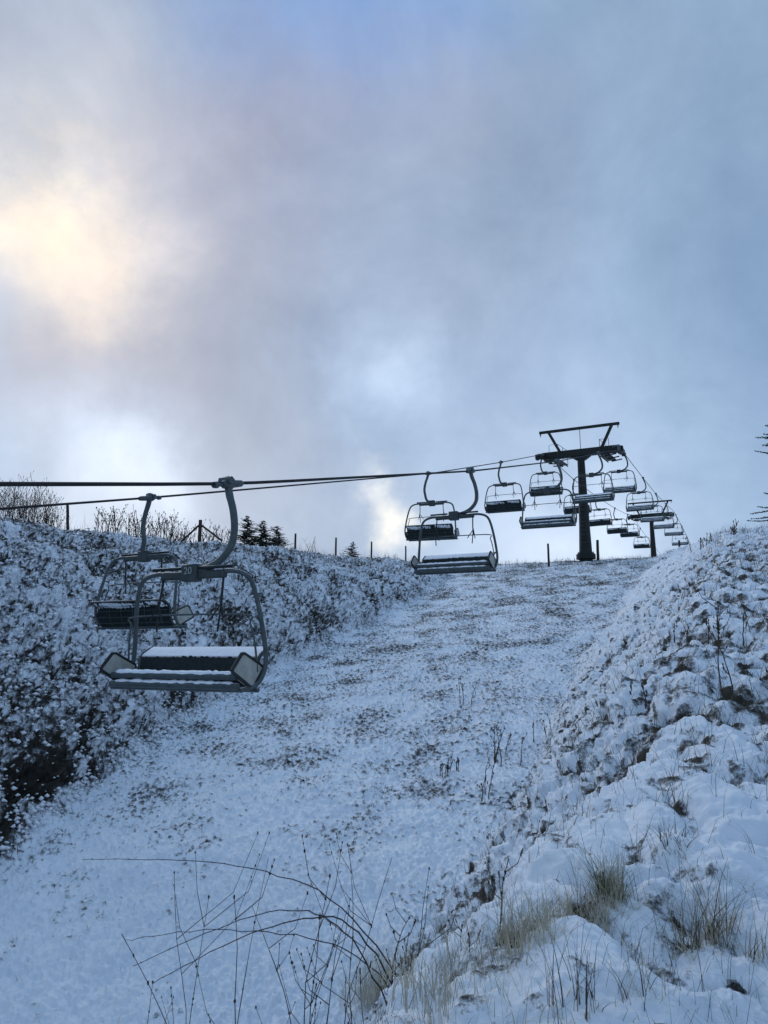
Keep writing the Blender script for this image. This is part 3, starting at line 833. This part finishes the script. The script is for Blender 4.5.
# skyline weeds
GS = 'dead weed clumps along the skyline'
for i, (px, pt, Y, ns, sp, br, lab) in enumerate((
    (8, 474, 25, 60, .85, 5, 'biggest clump of dead weeds at the left edge of the skyline'), (34, 484, 26, 48, .7, 4, 'second clump of tall dead weeds, left of the leaning post'),
    (52, 496, 26, 24, .45, 5, 'low outer edge of the dead weeds beside the leaning post'),
    (108, 506, 28, 16, .6, 5, 'tall flowerheads of dead weeds behind the curved arm of the darker chair'), (128, 510, 29, 18, .6, 5, 'dead weeds seen around the swan neck of the darker chair'),
    (160, 512, 31, 30, .8, 5, 'bushy dead grasses left of the braced strainer post'), (182, 524, 32, 18, .5, 4, 'low dead stems close to the left brace of the strainer post'),
    (222, 523, 35, 26, .8, 5, 'bushy dead stems between the strainer post and the chair arm'),
    (312, 536, 43, 6, .25, 3, 'leafless forked shrub between two fence posts'),
    (390, 552, 51, 8, .7, 3, 'low weeds between the last two left fence posts'), (420, 552, 54, 7, .8, 3, 'low weeds under the pair of overlapping chairs'),
    (510, 557, 52, 5, .8, 3, 'small weeds on the crest left of the lone post'), (565, 556, 51, 9, .8, 3, 'weeds at the left foot of the tall tower'),
    (622, 518+38, 50, 6, .7, 3, 'weeds on the crest right of the tall tower'),
    (730, 518, 24, 5, .25, 4, 'tallest weeds on the top of the right bank against the sky'), (752, 528, 22, 4, .3, 3, 'bent weed stems at the right end of the bank top'),
    (703, 532, 25, 6, .4, 3, 'low weeds on the left shoulder of the right bank top'))):
    p = at(px, pt, Y); z = height1(p.x, p.y); h = min(max(.35, p.z-z), 2.1)
    o = weed((p.x, p.y, z), h, ns, 900+i, sp, br, .010 if i < 3 else .015 if Y > 23 else .008, i < 8 or i > 13, lean=.45); tag(o, lab, 'weed', GS)

# conifers
def conifer(loc, h, w, seed, name='young_conifer', dens=1.0):
    rr = random.Random(seed); root = empty(name, loc)
    m = MB(); m.tube([(0,0,-.4), (0,0,h*.3), (rr.uniform(-.01,.01)*h,0,h*.65), (0,0,h)], [.03*h**.8, .022*h**.8, .012*h**.8, .003], 8); m.build('trunk', 'bark', root)
    Vs = []; Fs = []
    def tri(p, q, wd):
        d = (q-p); s = d.cross(Vector((rr.uniform(-1,1), rr.uniform(-1,1), rr.uniform(-1,1))))
        if s.length < 1e-6: return
        s = s.normalized()*wd; k = len(Vs); Vs.extend([p-s, p+s, q]); Fs.append((k, k+1, k+2))
    step = .16/dens if h > 3 else .05/dens
    z = h*.06
    while z < h*.985:
        u = z/h; bl = w*(1-u)**.9*rr.uniform(.65, 1.15)+.05
        for k in range(rr.randint(4, 6)):
            az = rr.uniform(0, 2*PI); L = bl*rr.uniform(.55, 1.2)*(1+.22*math.sin(az*2+seed+z*2.3)); dirv = Vector((math.cos(az), math.sin(az), rr.uniform(-.15, .35)))
            p0 = Vector((0,0,z)); nb = max(4, int(L/.05))
            prev = p0
            for i in range(1, nb+1):
                f = i/nb; p = p0+dirv*L*f + Vector((0,0,-.12*L*f*f+.10*L*f**4)); tri(prev, p, .012*(1.2-f)*max(1,h*.25))
                for q in range(4 if h < 3 else 5):
                    a2 = az+rr.choice((-1,1))*rr.uniform(.5,1.1); tl = rr.uniform(.35,1.0)*min(.16, L*.3)*(1.15-f)*(1.5 if h > 3 else 1)+.03
                    e = p+Vector((math.cos(a2), math.sin(a2), rr.uniform(-.25,.45)))*tl; tri(p, e, .020 if h < 3 else .018)
                prev = p
        z += step*rr.uniform(.7, 1.3)
    V = np.array([tuple(v) for v in Vs]); Fc = np.array(Fs)
    ob = fast_mesh('crown', V, Fc, ['needle']); ob.parent = root
    return root
GC = 'little conifers on the left bank skyline'
for px, pt, Y, w, sd, lab in ((248, 515, 38, 1.5, 1, 'tallest of the three little conifers on the skyline, nearest the chair arm'),
    (263.5, 520, 39, 1.35, 2, 'middle one of the three little conifers on the skyline'), (277, 525, 40, 1.4, 3, 'rightmost and lowest of the three little conifers on the skyline')):
    p = at(px, pt, Y); z = height1(p.x, p.y)-.1; o = conifer((p.x, p.y, z), max(1.0, p.z-z), w, sd); tag(o, lab, 'conifer', GC)
p = at(353, 541, 50); z = height1(p.x, p.y)-.15
o = conifer((p.x, p.y, z), max(.9, p.z-z), .95, 5, 'dark_bush'); tag(o, 'low dark evergreen bush between two fence posts on the skyline', 'bush')
p = at(793, 335, 17); z = height1(p.x, p.y)
o = conifer((p.x, p.y, z), p.z-z, 1.45, 9, 'conifer', 1.1); tag(o, 'conifer at the right edge, only the tips of its branches in view', 'conifer')

# ------------------------------------------------------------------ sky
w = bpy.data.worlds.new('World'); scene.world = w; w.use_nodes = True
nt = w.node_tree; nt.nodes.clear()
out = N(nt, 'ShaderNodeOutputWorld'); bg = N(nt, 'ShaderNodeBackground'); nt.links.new(bg.outputs[0], out.inputs[0])
sun_dir = ray(20, 215).normalized()
SUN_EL = math.asin(sun_dir.z); SUN_AZ = math.atan2(sun_dir.x, sun_dir.y)
sky = N(nt, 'ShaderNodeTexSky', sky_type='NISHITA'); sky.sun_disc = False; sky.sun_elevation = SUN_EL; sky.sun_rotation = SUN_AZ
tc = N(nt, 'ShaderNodeTexCoord')
def wnoise(scale, detail, off=(0,0,0), rough=.5):
    mp = N(nt, 'ShaderNodeMapping'); mp.inputs['Location'].default_value = off; nt.links.new(tc.outputs['Generated'], mp.inputs[0])
    n = N(nt, 'ShaderNodeTexNoise'); n.inputs['Scale'].default_value = scale; n.inputs['Detail'].default_value = detail; n.inputs['Roughness'].default_value = rough
    nt.links.new(mp.outputs[0], n.inputs['Vector']); return n
wn = wnoise(4.0, 8, (0,0,0), .58)
sub = N(nt, 'ShaderNodeVectorMath', operation='SUBTRACT'); nt.links.new(wn.outputs['Color'], sub.inputs[0]); sub.inputs[1].default_value = (.5,.5,.5)
scl = N(nt, 'ShaderNodeVectorMath', operation='SCALE'); nt.links.new(sub.outputs[0], scl.inputs[0]); scl.inputs['Scale'].default_value = .24
wrp = N(nt, 'ShaderNodeVectorMath', operation='ADD'); nt.links.new(tc.outputs['Generated'], wrp.inputs[0]); nt.links.new(scl.outputs[0], wrp.inputs[1])
nrm = N(nt, 'ShaderNodeVectorMath', operation='NORMALIZE'); nt.links.new(wrp.outputs[0], nrm.inputs[0])
sn_ = wnoise(6.5, 8, (1,7,2), .62)
streak = math_node(nt, 'ADD', math_node(nt, 'MULTIPLY', math_node(nt, 'SUBTRACT', sn_.outputs[0], .5), 3.2), 1.0, False)
streak = math_node(nt, 'MAXIMUM', streak, .15)
streak2 = math_node(nt, 'ADD', math_node(nt, 'MULTIPLY', math_node(nt, 'SUBTRACT', sn_.outputs[0], .47), 1.3), 1.0)
def lobe(px, py, sig, amp):
    d = ray(px, py).normalized(); dn = N(nt, 'ShaderNodeVectorMath', operation='DOT_PRODUCT')
    nt.links.new(nrm.outputs[0], dn.inputs[0]); dn.inputs[1].default_value = d
    k = 1/(math.radians(sig)**2)
    e = math_node(nt, 'EXPONENT', math_node(nt, 'MULTIPLY', math_node(nt, 'SUBTRACT', dn.outputs['Value'], 1.0), k))
    v = math_node(nt, 'MULTIPLY', e, amp, True)
    if sig < 8: v = math_node(nt, 'MULTIPLY', v, streak if py < 310 and px < 200 else streak2, True)
    return v
col = srgb(154,166,186)
col = mix(nt, 0.0, col, col)
for px, py, sig, c, amp in (
    (384, -1500, 48, (150,188,230), .95), (384, 3800, 54, (152,192,234), 1.0),
    (840, 260, 22, (127,159,197), 1.0), (640, 30, 15, (142,166,192), .8), (60, 60, 9, (172,182,192), .7), (0, 0, 4, (146,162,188), .6),
    (345, 30, 4.0, (118,164,226), 1.0), (290, 35, 3.2, (126,168,224), .8), (240, -20, 4, (136,170,218), .7), (410, 10, 4, (130,168,220), .7), (450, 110, 4, (166,176,198), .6), (300, 110, 4, (172,174,192), .5),
    (120, 250, 10, (178,184,196), .4), (250, 190, 6, (156,158,180), .7), (250, 420, 8, (148,158,176), .7), (50, 345, 4, (146,152,172), .8), (200, 350, 5, (150,154,174), .6), (480, 260, 7, (150,162,184), .5), (540,400,7,(138,158,188),.6), (430, 320, 3, (160,172,196), .5),
    (60, 200, 6.0, (190,190,200), .4), (35, 205, 2.7, (252,236,210), .9), (112, 250, 2.4, (246,230,210), .8), (0, 190, 2.8, (242,226,208), .5), (75, 270, 2.4, (238,222,208), .6), (165, 275, 2.6, (210,206,210), .5),
    (620, 520, 9, (176,200,228), .85), (540, 575, 6, (212,226,248), .8), (250, 560, 8, (180,188,206), .6),
    (400, 385, 3.0, (190,214,244), .8), (396, 378, 2.2, (208,228,252), .95), (370, 340, 2.5, (172,190,218), .5), (135, 450, 3.0, (204,224,248), .8), (140, 455, 2.2, (224,238,255), .95), (155, 480, 2.4, (215,226,244), .6), (90, 425, 2.6, (190,208,234), .6), (60, 490, 4, (186,198,218), .5),
    (381, 535, .95, (255,251,242), .95), (381, 508, .75, (248,248,246), .75), (382, 485, .8, (215,224,238), .4)):
    col = mix(nt, lobe(px, py, sig, amp), col, srgb(*c))
nb = wnoise(4.2, 9, (2,1,4), .58); nb.inputs['Distortion'].default_value = .4
br = ramp(nt, nb.outputs[0], [(.30, (.78,.80,.84)), (.50, (.98,.98,.98)), (.70, (1.18,1.16,1.13))])
mul = N(nt, 'ShaderNodeMix', data_type='RGBA', blend_type='MULTIPLY'); mul.inputs[0].default_value = 1
nt.links.new(col, mul.inputs[6]); nt.links.new(br.outputs[0], mul.inputs[7])
sks = N(nt, 'ShaderNodeVectorMath', operation='SCALE'); nt.links.new(sky.outputs[0], sks.inputs[0]); sks.inputs['Scale'].default_value = .10
nb2 = wnoise(13.0, 6, (5,3,1), .6)
br2 = ramp(nt, nb2.outputs[0], [(.30, (.94,.95,.96)), (.70, (1.06,1.05,1.04))])
mul2 = N(nt, 'ShaderNodeMix', data_type='RGBA', blend_type='MULTIPLY'); mul2.inputs[0].default_value = 1
nt.links.new(mul.outputs[2], mul2.inputs[6]); nt.links.new(br2.outputs[0], mul2.inputs[7])
fin = mix(nt, .90, sks.outputs[0], mul2.outputs[2])
nt.links.new(fin, bg.inputs[0]); bg.inputs[1].default_value = 1.0

sl = bpy.data.lights.new('sun', 'SUN'); sl.energy = .8; sl.angle = math.radians(25); sl.color = (1, .93, .85)
so = bpy.data.objects.new('sun', sl); C.objects.link(so); so.rotation_euler = sun_dir.to_track_quat('Z', 'Y').to_euler()

# ------------------------------------------------------------------ camera
cam = bpy.data.cameras.new('camera'); cam.sensor_fit = 'VERTICAL'; cam.sensor_height = 24; cam.lens = F/1024*24
cam.clip_start = .05; cam.clip_end = 9000
co = bpy.data.objects.new('camera', cam); C.objects.link(co); co.rotation_euler = (PI/2+PITCH, 0, 0); scene.camera = co
scene.view_settings.view_transform = 'Standard'; scene.view_settings.look = 'None'; scene.view_settings.exposure = .18; scene.view_settings.gamma = 1
